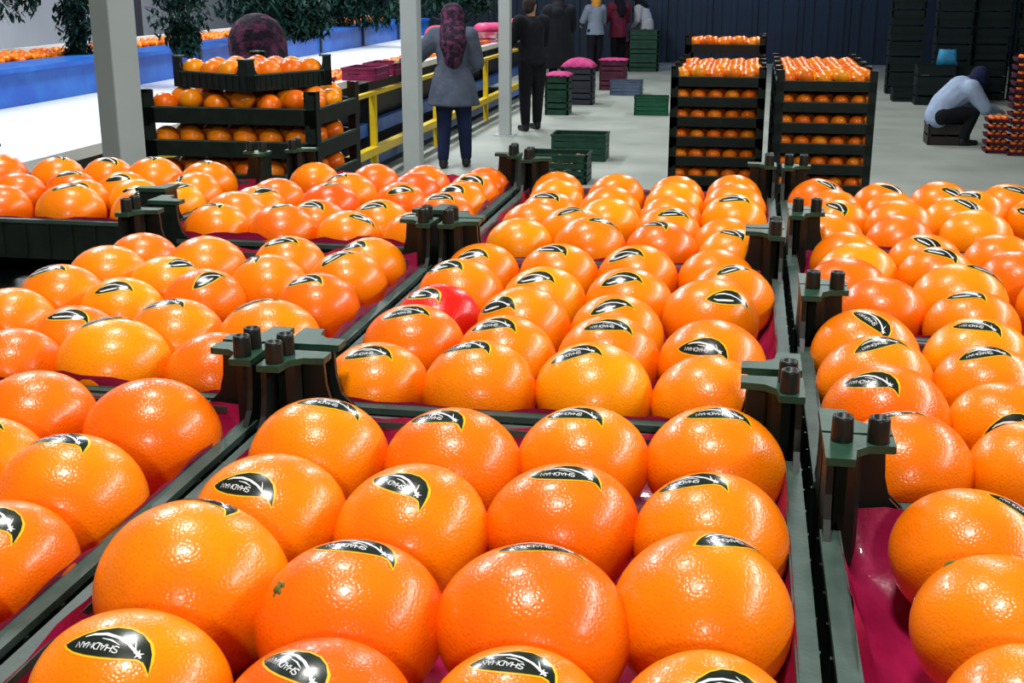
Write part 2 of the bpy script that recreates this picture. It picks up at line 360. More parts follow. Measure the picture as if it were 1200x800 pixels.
orange_count = 0
def project(p):
    Y, Z = p.y, p.z - CAMZ; d = Y*cp - Z*sp; u = Y*sp + Z*cp; return 600+FPX*p.x/d, 400-FPX*u/d, d
def make_orange(loc, a, tone, label, group, stick=None, tilt=None, lod=1, calyx=None):
    """stick = ('px', x, y, angle) or ('dir', dirvector, angle)"""
    global orange_count
    seed = (orange_count * 7) % 9; orange_count += 1
    o = link('orange', omesh(seed, tone, lod), None, loc); s = a/A0; o.scale = (s, s, s)
    rz = random.uniform(0, 6.28); rx, ry = random.uniform(-.12, .12), random.uniform(-.12, .12)
    M = Matrix.Rotation(rx, 3, 'X') @ Matrix.Rotation(ry, 3, 'Y') @ Matrix.Rotation(rz, 3, 'Z')
    o.rotation_euler = M.to_euler(); tag(o, label, 'orange', group)
    camp = Vector((0, 0, CAMZ)); Mi = M.transposed()
    if stick:
        _, x, y, ang, Ls = stick
        def hit(x, y):
            r = ray(x, y).normalized(); oc = (Mi @ (camp - loc))/s; rr = Mi @ r
            oc2 = Vector((oc.x, oc.y, oc.z/OB)); r2 = Vector((rr.x, rr.y, rr.z/OB))
            b = oc2.dot(r2); c = oc2.dot(oc2) - A0*A0; q = r2.dot(r2); disc = b*b - q*c
            t = (-b - math.sqrt(max(disc, 0)))/q; return (oc2 + r2*t)
        h = hit(x, y); d0 = h.normalized()
        # keep the label's centre from slipping over the skyline of the fruit
        vdir = Mi @ (camp - loc); vv = Vector((vdir.x, vdir.y, vdir.z/OB)).normalized()
        if d0.dot(vv) < .16: d0 = (d0 + vv*(.16 - d0.dot(vv))).normalized()
        e = Vector((math.cos(R(ang)), 0, 0)); r0 = ray(600, 400)
        Tw = Vector((math.cos(R(ang)), -math.sin(R(ang))*sp, -math.sin(R(ang))*cp))     # screen direction in the world
        Tl = Mi @ Tw; Tl = Vector((Tl.x, Tl.y, Tl.z/OB))
        # slide along the view ray into the tangent plane, damped when grazing
        k = -Tl.dot(d0)/max(vv.dot(d0), .35); Tl = Tl + vv*k
        me = sticker_mesh(d0, Tl, Ls*2*A0, A0, seed, lod); so = link('sticker', me, o); tag(so, 'glossy black leaf-shaped sticker with a yellow edge')
    if calyx:
        h = None; r = ray(*calyx).normalized(); oc = (Mi @ (camp-loc))/s; rr = Mi @ r
        oc2 = Vector((oc.x, oc.y, oc.z/OB)); r2 = Vector((rr.x, rr.y, rr.z/OB)); b = oc2.dot(r2); q = r2.dot(r2)
        disc = b*b - q*(oc2.dot(oc2)-A0*A0); t = (-b-math.sqrt(max(disc, 0)))/q; d = (oc2+r2*t).normalized()
        mb = MB(); pt = osurf(d, A0, seed, -.0003); mb.ball((0,0,0), (.0022, .0022, .0014), STEM, 8, 5)
        for k in range(5): an = k*1.256; mb.ball((.0026*math.cos(an), .0026*math.sin(an), -.0002), (.0018, .0012, .0007), STEM, 6, 4)
        c = link('calyx', mb.mesh('calyx', True), o); c.location = pt; c.rotation_euler = d.to_track_quat('Z', 'Y').to_euler(); tag(c, 'small green stalk button')
    return o

HC = .26                                 # camera above fruit-centre plane of the near trays
ZR = CAMZ - HC                            # rim height of the near trays (1.74)
def solve(l, r, t, zc=-HC):
    a = .0375; cx = (l+r)/2
    for i in range(20):
        rt = ray(cx, t); c = a*OB; hxy = math.hypot(rt.x, rt.y); m = rt.z/hxy
        Sx = (zc + math.sqrt(c*c + m*m*a*a))/m; X, Y = rt.x/hxy*Sx, rt.y/hxy*Sx
        d = Y*cp - zc*sp; a = .5*a + .5*((r-l)/2*d/FPX)
    return X, Y, a
# surveyed fruits: left, right, top in the photograph, skin tone, then the label's centre and slant
OBS = {
'C1': [(285,455,465,1,390,474,12),(455,620,473,2,522,484,4),(620,777,473,1,690,481,3),(773,940,471,1,860,479,4),(220,403,531,1,290,567,9),(393,583,541,1,480,565,24),(582,763,540,2,680,553,5),(765,957,553,1,838,564,-4),(80,333,583,1,234,592,20),(308,537,628,2,436,639,9),(532,770,625,2,662,634,4),(762,987,632,1,903,644,4),(-10,235,728,1,105,770,9),(235,470,748,3,332,778,28),(500,715,750,1,608,762,10),(775,975,765,1,890,792,-12)],
'C2': [(377,498,397,1,432,405,-4),(493,630,397,1,548,403,-4),(627,769,398,0,675,410,-14),(767,895,413,1,0,0,0),(413,535,352,2,468,360,-8),(467,563,327,4,500,334,0),(485,590,303,1,520,310,-8),(527,603,285,1,553,292,-10),(535,652,366,1,580,375,-4),(560,671,335,1,584,353,-12),(588,687,310,0,628,320,-6),(612,700,283,1,648,287,4),(652,775,367,1,715,377,2),(667,777,342,1,715,353,-14),(688,790,313,1,729,323,-10),(703,796,284,1,734,293,-14),(797,886,290,1,0,0,0),(778,893,322,1,858,344,6),(773,902,371,1,826,405,4)],
'C3': [(578,643,255,0,0,0,0),(597,660,236,1,0,0,0),(608,678,222,1,640,226,6),(620,683,208,0,0,0,0),(625,685,199,1,0,0,0),(648,733,252,1,708,256,14),(672,748,231,0,0,0,0),(678,752,217,1,0,0,0),(690,755,202,1,0,0,0),(733,818,256,2,768,258,4),(745,822,240,1,790,246,2),(752,824,228,1,0,0,0),(758,826,213,0,0,0,0),(765,826,198,1,0,0,0),(818,886,255,1,0,0,0),(820,895,240,1,0,0,0),(822,898,228,0,860,231,0),(825,898,213,1,0,0,0),(828,895,202,1,0,0,0)],
'L1': [(90,255,440,2,0,0,0),(-40,107,432,2,0,0,0),(0,183,512,1,88,519,4),(-80,88,582,2,8,596,20)],
'L2': [(253,377,347,1,300,351,-18),(185,290,388,2,0,0,0),(50,190,382,0,118,383,-14),(-40,55,387,2,0,0,0),(133,252,350,1,185,354,-6),(25,125,357,2,73,365,2),(325,418,318,2,358,323,-8),(360,450,291,1,392,295,-26),(413,478,273,1,426,273,-12),(298,380,275,1,330,278,-10),(265,355,297,1,288,300,-6),(175,265,310,2,228,317,-26),(192,285,275,1,0,0,0),(150,230,300,0,210,303,-2),(110,194,270,2,0,0,0),(46,140,284,1,0,0,0),(-15,85,308,1,20,313,-14),(85,165,320,0,118,323,-8),(-60,22,340,1,0,0,0)],
'R1': [(1050,1225,546,1,1195,570,40),(1078,1275,627,1,0,0,0),(1125,1345,750,1,0,0,0)],
'R2': [(952,1075,350,1,1022,362,35),(950,1088,383,1,1020,391,-12),(955,1105,420,2,1010,437,4),(990,1143,470,2,1048,470,-10),(1077,1195,350,0,1135,355,8),(1090,1215,398,1,1145,403,-6),(1112,1240,443,1,1178,490,-14),(1143,1280,490,1,0,0,0)],
'R3': [(955,1035,263,1,0,0,0),(955,1048,277,0,0,0,0),(960,1058,297,2,0,0,0),(985,1080,317,2,0,0,0),(1040,1120,258,1,1084,266,30),(1052,1140,284,1,1100,289,18),(1065,1182,309,0,1155,322,30),(1127,1215,268,1,0,0,0),(1148,1240,292,2,0,0,0)],
'R4': [(925,992,206,2,972,212,30),(938,1000,213,1,0,0,0),(955,1018,233,1,985,236,25),(1000,1060,202,1,1045,206,25),(1010,1075,222,1,1050,247,10),(1018,1095,250,2,0,0,0),(1070,1140,208,1,1122,222,30),(1085,1165,228,0,1138,237,30),(1105,1190,243,0,0,0,0),(1143,1210,208,1,1187,213,20),(1172,1240,228,1,1195,243,20)],
'L3': [(209,290,237,1,245,238,4),(277,362,243,2,325,242,-8),(340,400,235,2,365,235,4),(372,437,247,1,425,251,20),(412,478,232,1,438,235,-8),(245,310,214,1,288,217,-10),(297,348,210,2,0,0,0),(350,422,212,3,393,208,-10),(375,442,201,1,395,204,-14),(300,360,192,0,333,197,4),(342,395,184,1,0,0,0),(417,465,192,2,0,0,0),(445,495,217,2,470,218,-8),(490,555,222,2,520,224,0),(512,576,214,1,536,219,2),(525,584,202,2,555,206,10),(548,602,189,2,0,0,0),(474,527,192,2,490,208,6),(470,508,207,3,0,0,0)],
'LL3': [(28,112,215,1,70,219,-8),(-30,25,218,2,0,0,0),(12,50,210,2,0,0,0),(92,140,211,1,112,211,4),(125,172,214,0,150,219,4),(40,100,199,2,68,200,-8),(48,115,182,1,83,182,10),(-20,42,177,2,0,183,-10),(120,195,184,1,152,186,6),(110,170,197,1,135,203,-6),(205,275,186,1,235,187,6),(195,260,200,1,207,205,10)],
}
# crates: centre u, v, size across / along the aisle, grid (columns, rows)
CR = {
 'C1': (-.119, .479, 4, 5, 0), 'C2': (-.119, .925, 4, 5, 0), 'C3': (-.119, 1.362, 4, 5, 0),
 'L1': (-.444, .488, 4, 5, 0), 'L2': (-.444, .925, 4, 5, 0), 'L3': (-.446, 1.395, 4, 5, 0),
 'LL3': (-.836, 1.41, 5, 4, 1),
 'R1': (.262, .447, 5, 4, 1), 'R2': (.262, .768, 5, 4, 1), 'R3': (.262, 1.089, 5, 4, 1), 'R4': (.262, 1.410, 5, 4, 1)}
CNAME = {'C1': 'the nearest centre crate', 'C2': 'the middle centre crate', 'C3': 'the farthest centre crate',
 'L1': 'the nearest left crate', 'L2': 'the middle left crate', 'L3': 'the far left crate', 'LL3': 'the far outermost left crate',
 'R1': 'the nearest right crate', 'R2': 'the second right crate', 'R3': 'the third right crate', 'R4': 'the farthest right crate'}
PEGS = {0: (0, 1), 1: (1, 2)}
for key, (cu, cv, nc, nr, rot) in CR.items():
    # rot crates are turned a quarter, so their far posts are those with local +x
    yaw = math.pi/2 if rot else 0
    pegs = (0, 1) if not rot else (0, 3)
    crate(cu, cv, ZR, yaw=yaw, pegs=pegs, label='dark green plastic fruit crate full of oranges, ' + CNAME[key].replace('the ', '', 1), group='fruit crates of the foreground stacks')
    w, l = (CW, CL)
    lo = link('crate_liner', liner_mesh(w, l, len(key)*13+nr+int(cv*100), 2.6 if key in ('L2', 'L3') else 1.8 if key == 'R1' else 1.0), None, P(cu, cv, ZR), YAW + yaw)
    tag(lo, 'pink crinkled liner sheet tucked inside ' + CNAME[key], 'liner', 'pink liners in the foreground crates')
    W2, L2 = (CL/2, CW/2) if rot else (CW/2, CL/2)
    cells = []
    for j in range(nr):
        for i in range(nc):
            cells.append((cu + (i-(nc-1)/2)*(2*W2-.012)/nc, cv + (j-(nr-1)/2)*(2*L2-.010)/nr, i, j))
    obs = []
    for t in OBS[key]:
        X, Y, a = solve(*t[:3]); u, v = uv(Vector((X, Y, 0)))
        a = min(max(.45*.0378 + .55*a, .0345), .043); obs.append([u, v, a, t])
    pairs = sorted((math.hypot(o[0]-c[0], o[1]-c[1]), io, ic) for io, o in enumerate(obs) for ic, c in enumerate(cells))
    uo, uc, items = set(), set(), []
    for d, io, ic in pairs:
        if io in uo or ic in uc or d > .12: continue
        uo.add(io); uc.add(ic); items.append([obs[io][0], obs[io][1], obs[io][2], obs[io][3], cells[ic][2], cells[ic][3], 1.0])
    for ic, c in enumerate(cells):
        if ic not in uc: items.append([c[0]+random.uniform(-.003,.003), c[1]+random.uniform(-.003,.003), random.uniform(.0355,.038), None, c[2], c[3], .0])
    # settle the fruits so that they touch instead of overlapping
    pos = np.array([[q[0], q[1]] for q in items]); home = pos.copy(); rr = np.array([q[2] for q in items]); fx = np.array([q[6] for q in items])
    for it in range(260):
        pos += (home-pos)*(.035*fx)[:, None]
        for i in range(len(items)):
            for j in range(i+1, len(items)):
                dd = pos[j]-pos[i]; q = math.hypot(*dd)+1e-9; need = (rr[i]+rr[j])*.965
                if q < need:
                    wi, wj = (1.6-fx[i]), (1.6-fx[j]); k = (need-q)/q*.5/(wi+wj)
                    pos[i] -= dd*k*wi; pos[j] += dd*k*wj
        for i in range(len(items)):
            pos[i][0] = min(max(pos[i][0], cu-W2+.0075+rr[i]*.99), cu+W2-.0075-rr[i]*.99)
            pos[i][1] = min(max(pos[i][1], cv-L2+.007+rr[i]*.99), cv+L2-.007-rr[i]*.99)
    for q, pp in zip(items, pos):
        u, v = pp; a, t, i, j = q[2], q[3], q[4], q[5]
        z = ZR - .0355 + a*OB + random.uniform(0, .0015)
        loc = P(u, v, z); x, y, d = project(loc); wpx = FPX*a/d
        if x < -wpx-60 or x > 1260+wpx or y > 860+wpx: continue
        st = None; tone = random.choice((0, 1, 1, 1, 2))
        if t:
            tone = t[3]
            if t[4] or t[5]:
                X0, Y0_ = (t[0]+t[1])/2, None
                # keep the label on the same spot of the fruit after settling
                X1, Y1, _ = solve(*t[:3]); x0, y0, _d = project(Vector((X1, Y1, ZR)))
                st = ('px', t[4] + x - x0, t[5] + y - y0, t[6], .55)
        elif random.random() < .5:
            st = ('px', x + random.uniform(-.2, .2)*wpx, y - wpx*.78, random.uniform(-15, 15), .48)
        lod = 0 if 2*wpx > 118 else 1 if 2*wpx > 70 else 2
        lab = '%s %sorange, row %s from front, %s from left, %s' % (TONE[tone], 'stickered ' if st else '', ['one','two','three','four','five'][j], ordn(i), CNAME[key].replace('the ', '', 1))
        if t and t[3] == 4: lab = 'scarlet orange standing out between paler ones in the middle centre crate'
        make_orange(loc, a, tone, lab, 'oranges in ' + CNAME[key], st, lod=lod, calyx=((326, 690) if (t and t[0] == 308) else (1085, 625) if (t and t[0] == 1078) else None))
# the stacks go on down to the floor, crate on crate
for key, (cu, cv, nc, nr, rot) in CR.items():
    for k in range(1, 19):
        z = ZR - .09*k
        if z - CD < -.01: break
        crate(cu, cv, z, yaw=math.pi/2 if rot else 0, parts=False, label='dark crate in the stack under ' + CNAME[key], group='crates carrying ' + CNAME[key])


# ------------------------------------------------------------------ stacked fruit in the middle distance
mfruit = PEEL
BGO = []                                     # small oranges: copies of shared meshes
stuff = MB()
def bg_orange(loc, a, tone, label, group):
    me = omesh(BGO_n[0] % 4, tone, 2); BGO_n[0] += 1
    o = link('orange', me, None, loc); k = a/A0; o.scale = (k, k, k); o.rotation_euler = (random.uniform(-.3, .3), random.uniform(-.3, .3), random.uniform(0, 6))
    return tag(o, label, 'orange', group)
BGO_n = [0]
def stuff_orange(c, a): stuff.ball(c, (a, a, a*.88), PEEL[2 if BGO_n[0] % 3 else 1], 12, 8); BGO_n[0] += 1
NW = ['one', 'two', 'three', 'four', 'five', 'six', 'seven', 'eight']
def fruit_stack(u, v, levels, w, l, nx, ny, name, solo_rows, yaw=0, low=5, front_low=True, single_low=0):
    """a stack of filled crates; w across the aisle, l along it; every level .09 high"""
    top = .045 + .09*(levels-1)
    for k in range(levels):
        z = top - .09*k
        crate(u, v, z, w=w, l=l, yaw=yaw, parts=False, label='dark crate of %s, %s' % (name, 'top one' if k == 0 else '%s from the top' % ordn(k)), group='crates of ' + name)
    a = .0365; ca, sa = math.cos(yaw), math.sin(yaw)
    def wp(x, y, z): return P(u, v, z) + Matrix.Rotation(YAW+yaw, 3, 'Z') @ Vector((x, y, 0))
    for k in range(low+1):
        z = top - .09*k + .002
        zj = .012 if k == 0 else 0
        for j in range(ny if (k == 0 or nx == 6) else 2):
            for i in range(nx):
                x = (i-(nx-1)/2)*(w-.04)/nx + (.0125 if j % 2 else -.0125) + random.uniform(-.002, .002); y = -l/2 + .0475 + j*(l-.03)/ny + random.uniform(-.002, .002)
                aa = min(a, (w-.04)/nx/2)*random.uniform(.9, 1.0)
                z_ = z + (zj if (i+j) % 2 else 0)
                if k == 0 and j < solo_rows or (0 < k <= single_low and j == 0):
                    bg_orange(wp(x, y, z_), aa, random.choice((0, 0, 1, 1, 2)) if k == 0 else random.choice((1, 2)),
                              'orange in %s, %s, row %s, %s from left' % (name, 'top crate' if k == 0 else 'crate %s from top' % NW[k], NW[j], ordn(i)), 'oranges in ' + name)
                else: stuff_orange(wp(x, y, z), aa)
pr = at(969, 95, 1.575); ur, vr = uv(pr)
pl = at(842, 90, 1.575); ul, vl = uv(pl)
pb = at(850, 52, 1.665); ub, vb = uv(pb)
fruit_stack(ur, vr+.155, 18, .425, .31, 5, 4, 'right stack at the aisle', 4)
fruit_stack(ul, vl+.155, 18, .425, .31, 5, 4, 'left stack at the aisle', 4)
for k in (1, 2, 3):
    for uu, vv, nm in ((ur, vr, 'right'), (ul, vl, 'left')):
        if nm == 'left' and k == 3: continue
        fruit_stack(uu, vv+.155+.318*k, 18, .425, .31, 5, 4, 'the %s %s stack row' % (ordn(k), nm), 0, low=0)
fruit_stack(ub, max(vb, vl+.318*3)+.16, 19, .425, .31, 5, 4, 'the taller stack behind', 1, low=0)
# stack in front of the conveyor
pm_ = at(267, 126, 1.665); um, vm = uv(pm_)
fruit_stack(um, vm+.19, 19, .50, .38, 6, 5, 'the stack by the pillar', 5, low=3, single_low=1)
# one askew crate on top of it
pc = at(288, 88, 1.755); th = math.atan2(.19, -.24)     # left edge direction in the world
dl = Vector((math.cos(th), math.sin(th), 0)); dr = Vector((-dl.y, dl.x, 0)) * -1
cc = pc + dl*.155 + dr*.155; zc_ = 1.755
o = crate(0, 0, zc_, w=.31, l=.31, yaw=0, parts=True, pegs=(), label='dark crate sitting askew on top of the stack by the pillar')
o.location = (cc.x, cc.y, zc_-CD); o.rotation_euler = (0, 0, math.atan2(dr.y, dr.x) - math.pi/2)
for j in range(4):
    for i in range(4):
        q = pc + dl*(.043+i*.0745) + dr*(.043+j*.0745)
        # stays inside the stack's reach; each fruit sits in the askew crate
        bg_orange(Vector((q.x, q.y, zc_)), .0355, random.choice((0, 1, 1, 2)), 'orange in the askew top crate, row %s, %s from left corner' % (NW[j], ordn(i)), 'oranges in the askew top crate')
tag(link('oranges_in_lower_crates', stuff.mesh('oranges_in_lower_crates', True)), 'remaining oranges showing dimly between the crates of the aisle stacks', 'oranges', kind='stuff')

# ------------------------------------------------------------------ pillars
mpil = mat('pillar_paint', (.36, .39, .37), .5, noise=(3, (.43, .46, .44), .3, .7))
def pillar(px, py_floor, w, yaw, label):
    p = px if isinstance(px, Vector) else at(px, py_floor, 0)
    r = link('steel_pillar', None, None, (p.x, p.y, 0), yaw); tag(r, label, 'pillar', 'pillars along the conveyor')
    mb = MB(); mb.box(-w/2, w/2, -w/2, w/2, .012, 6, mpil); bevel(link('shaft', mb.mesh('shaft'), r), .006)
    mb = MB(); mb.box(-w*.9, w*.9, -w*.9, w*.9, 0, .012, mpil); link('base_plate', mb.mesh('base_plate'), r)
d1 = 4.75
pillar(Vector(((147-600)/FPX*d1, d1*1.0, 0)), 0, .118, R(-38), 'thick grey-green steel pillar left of the stack, nearest the camera')
pillar(Vector(((485-600)/FPX*10.3, 10.3, 0)), 0, .14, YAW, 'grey-green steel pillar beside the woman in the purple headscarf')
pillar(Vector(((592-600)/FPX*16.4, 16.6, 0)), 0, .15, YAW, 'farthest grey-green steel pillar beside the man in black')

# ------------------------------------------------------------------ conveyor machine
mblue = mat('machine_blue', (.012, .09, .42), .35, noise=(4, (.02, .16, .5), .4, .7))
mbelt = mat('white_belt', (.72, .74, .82), .45, noise=(1.2, (.80, .82, .88), .3, .7))
mdk = mat('machine_dark_steel', (.02, .022, .03), .5)  # plain near-black colour for frame, legs, ribs, post and black crates
myel = mat('yellow_paint', (.72, .50, .01), .4, noise=(8, (.6, .4, .01), .4, .7))
mwht = mat('white_trim', (.75, .76, .74), .45)
M0 = link('conveyor_machine', None, None, (0,0,0), YAW); tag(M0, 'long blue and white fruit conveyor running along the left of the hall', 'conveyor')
def mpart(name, boxes, m, parent=M0, smooth=False):
    mb = MB()
    for b in boxes: mb.box(*b, m)
    return link(name, mb.mesh(name, smooth), parent)
# belt sheet, dished towards its near edge
mb = MB(); vs = []; prof = [(-6.05, .97), (-5.6, .955), (-5.0, .945), (-4.55, .945), (-4.3, .95), (-4.12, .965)]
for y in range(12):
    for x, z in prof: vs.append((x, 4.5 + y*1.75, z + .006*math.sin(y*1.3+x*3)))
n = len(prof); mb.add(vs, [(y*n+i, y*n+i+1, (y+1)*n+i+1, (y+1)*n+i) for y in range(11) for i in range(n-1)], mbelt)
o = link('white_belt', mb.mesh('white_belt', True), M0); sol = o.modifiers.new('t', 'SOLIDIFY'); sol.thickness = .012
mpart('near_lip', [(-4.12, -4.02, 4.5, 23.7, .93, 1.0)], mwht)
mpart('far_side_panel', [(-6.12, -6.06, 4.5, 23.7, .5, 1.24)], mblue)
mpart('blue_flange', [(-6.55, -6.03, 4.5, 23.7, 1.24, 1.28)], mblue)
mpart('far_belt_bed', [(-7.22, -6.55, 4.5, 23.7, 1.10, 1.21)], mdk)
mpart('far_belt_edge', [(-7.28, -7.22, 4.5, 23.7, 1.1, 1.33)], mwht)
mpart('under_frame', [(-6.0, -4.15, 4.6, 23.6, .45, .90)], mdk)
mpart('lower_blue_beam', [(-4.12, -4.02, 4.6, 23.6, .36, .50)], mblue)
mpart('foot_blue_beam', [(-3.95, -3.85, 4.6, 23.6, .10, .22)], mblue)
mb = MB()
for k in range(10): mb.box(-4.1, -4.0, 4.8+k*2.05, 4.92+k*2.05, 0, .93, mdk); mb.box(-6.0, -5.9, 4.8+k*2.05, 4.92+k*2.05, 0, .45, mdk)
legs = mb
for k in range(10):
    mb = MB(); mb.box(-4.1, -4.0, 4.8+k*2.05, 4.92+k*2.05, 0, .93, mdk); link('leg', mb.mesh('leg'), M0)
for k in range(9):
    mb = MB(); y = 5.1+k*2.05; mb.box(-6.06, -6.035, y, y+.05, .98, 1.24, mdk); link('panel_rib', mb.mesh('panel_rib'), M0)
# fruit riding on the belts (a river of small fruit nobody could count)
mb = MB(); rs = random.Random(3)
for k in range(900):
    y = rs.uniform(11.3, 20.5); x = -4.34 + rs.uniform(-.13, .13); mb.ball((x, y, .985+rs.uniform(0, .03)), .037, PEEL[rs.choice((1, 2, 3))], 7, 5)
o = link('fruit_on_near_belt', mb.mesh('fruit_on_near_belt', True), None, (0,0,0), YAW); tag(o, 'band of orange fruit lying along the near edge of the white belt', 'oranges', kind='stuff')
mb = MB()
for k in range(1500):
    y = rs.uniform(5, 23); x = -6.72 - rs.random()*.42; mb.ball((x, y, 1.245+rs.uniform(0, .05)), .038, PEEL[rs.choice((1, 1, 2))], 7, 5)
o = link('fruit_on_far_belt', mb.mesh('fruit_on_far_belt', True), None, (0,0,0), YAW); tag(o, 'river of orange fruit on the far raised belt', 'oranges', kind='stuff')
# yellow rail
Y0_ = link('yellow_railing', None, None, (0,0,0), YAW); tag(Y0_, 'yellow steel railing with posts in front of the conveyor', 'railing')
mpart('foot_rail', [(-3.80, -3.71, 7, 20.5, .26, .34)], myel, Y0_)
mpart('top_rail', [(-3.79, -3.73, 7, 20.5, .86, .90)], myel, Y0_)
for y in (7.6, 8.9, 10.0, 11.1, 12.35, 13.6, 15, 16.4, 18, 19.6):
    mb = MB(); mb.box(-3.80, -3.735, y, y+.06, 0, .86, myel); link('post', mb.mesh('post'), Y0_)
# maroon picking boxes resting on the rail side of the belt
mmar = mat('maroon_plastic', (.16, .012, .05), .5, noise=(12, (.26, .02, .09), .4, .7))
mpink = mat('pink_sheet', (.70, .06, .18), .5, noise=(9, (.8, .12, .28), .4, .7))
def open_crate(w, l, h, m, name='box', rails=4, fill=None, slat=True):
    """slatted field crate: posts, slats on four sides, floor"""
    mb = MB(); x, y = w/2, l/2
    mb.box(-x, x, -y, y, 0, .012, m)
    for sx in (-1, 1):
        for sy in (-1, 1): a, b = sorted((sx*x, sx*(x-.03))); c, d = sorted((sy*y, sy*(y-.03))); mb.box(a, b, c, d, 0, h, m)
    for k in range(rails):
        z0 = .01 + k*(h-.01)/rails; z1 = z0 + (h-.01)/rails*.78
        if k == rails-1: z0 += .0; z1 = h
        for sx in (-1, 1): a, b = sorted((sx*x, sx*(x-.008))); mb.box(a, b, -y, y, z0, z1, m)
        for sy in (-1, 1): a, b = sorted((sy*y, sy*(y-.008))); mb.box(-x, x, a, b, z0, z1, m)
    for sx in (-1, 1): a, b = sorted((sx*(x+.008), sx*(x-.012))); mb.box(a, b, -y-.008, y+.008, h-.02, h, m)
    for sy in (-1, 1): a, b = sorted((sy*(y+.008), sy*(y-.012))); mb.box(-x-.008, x+.008, a, b, h-.02, h, m)
    return mb.mesh(name)
def put(name, me, p, z, yaw, label, cat, group=None): return tag(link(name, me, None, (p.x, p.y, z), yaw), label, cat, group)
bx = open_crate(.36, .5, .13, mmar, 'picking_box', 2)
put('picking_box', bx, P(-3.93, 10.9), 1.0-.09+.09, YAW, 'maroon picking box on the conveyor lip, nearest of its row', 'box')
put('picking_box', bx, P(-3.90, 12.6), 1.0, YAW, 'maroon picking box under the gloved hand of the woman in purple headscarf', 'box')
put('picking_box', bx, P(-3.90, 13.35), 1.0, YAW, 'maroon picking box just right of the second pillar', 'box')

# ------------------------------------------------------------------ crates on the floor of the aisle
mgrn = mat('green_plastic', (.008, .07, .032), .45, noise=(7, (.012, .10, .05), .4, .7))
mgrn2 = mat('dark_green_plastic', (.005, .032, .018), .5, noise=(7, (.009, .05, .028), .4, .7))
mgb = mat('grey_blue_plastic', (.06, .09, .14), .5, noise=(7, (.10, .13, .19), .4, .7))
mdm = mat('dark_maroon_plastic', (.06, .012, .025), .5, noise=(7, (.12, .02, .045), .4, .7))
mfab = mat('pink_cloth', (.42, .03, .14), .8, noise=(12, (.55, .07, .22), .4, .7), bump=(30, .5, .01))
big = open_crate(.62, .42, .30, mgrn2, 'field_crate')
o = put('field_crate', big, at(655, 212, 0), 0, YAW, 'dark green field crate with brownish fruit, front one of the pair on the floor', 'crate')
o = put('field_crate', big, at(680, 186, 0), 0, YAW, 'dark green field crate, rear one of the pair on the floor', 'crate')
mb = MB(); rs = random.Random(5); p = at(655, 212, 0); mbrn = mat('waste_fruit', (.22, .10, .015), .6, noise=(20, (.12, .12, .02), .4, .7))
for k in range(60):
    mb.ball((rs.uniform(-.26, .26), rs.uniform(-.17, .17), .05+rs.random()*.2), .036, mbrn, 8, 6)
tag(link('waste_fruit', mb.mesh('waste_fruit', True), None, (p.x, p.y, 0), YAW), 'brownish waste fruit heaped in the front green field crate', 'fruit', kind='stuff')
put('field_crate', open_crate(.52, .38, .28, mgrn, 'field_crate'), at(763, 134, 0), 0, YAW+R(4), 'bright green field crate lying on the floor left of the aisle stacks', 'crate')
put('field_crate', open_crate(.56, .36, .26, mgb, 'field_crate'), at(734, 111, 0), 0, YAW, 'grey-blue field crate on the floor beside the maroon crate tower', 'crate')
def tower(px, py, w, l, h, n, m, what, cloth=None, rz=0):
    p = at(px, py, 0); me = open_crate(w, l, h, m, 'field_crate', 3); p2 = P(*[a+b for a, b in zip(uv(p), (0, l/2))])
    for k in range(n): put('field_crate', me, p2, k*h, YAW+rz, '%s, %s' % (what, 'top one' if k == n-1 else 'bottom one' if k == 0 else 'middle one' if n == 3 else ordn(k)+' above the bottom one'), 'crate')
    if cloth:
        mb = MB(); N = 12; vs = []
        for j in range(N+1):
            for i in range(N+1):
                x = (i/N-.5)*w*1.12; y = (j/N-.5)*l*1.12; ed = max(abs(i/N-.5), abs(j/N-.5))
                vs.append((x, y, n*h + cloth*(1-(2*ed)**2.5) + .012 + .01*math.sin(i*2.1+j)*math.cos(j*1.7)))
        mb.add(vs, [(j*(N+1)+i, j*(N+1)+i+1, (j+1)*(N+1)+i+1, (j+1)*(N+1)+i) for j in range(N) for i in range(N)], mfab)
        o = link('cloth_sack', mb.mesh('cloth_sack', True), None, (p2.x, p2.y, 0), YAW+rz); tag(o, 'pink cloth laid over the ' + what.split(' in ')[0] + (' left of it' if px < 665 else ''), 'cloth'); o.modifiers.new('t', 'SOLIDIFY').thickness = .01
tower(652, 135, .36, .40, .29, 2, mgrn2, 'dark green crate in the seat-high pile beside the man in black', .05)
tower(676, 123, .50, .42, .30, 2, mdk, 'black crate in the pile right of the green pile', .14)
tower(717, 106, .48, .42, .27, 2, mdm, 'dark maroon crate in the tower in mid aisle', .03)
tower(753, 84, .66, .5, .30, 3, mgrn2, 'dark green crate in the far tower at the end of the line', None)
tower(729, 80, .30, .5, .30, 2, mdm, 'maroon crate left of the far green tower', .04)

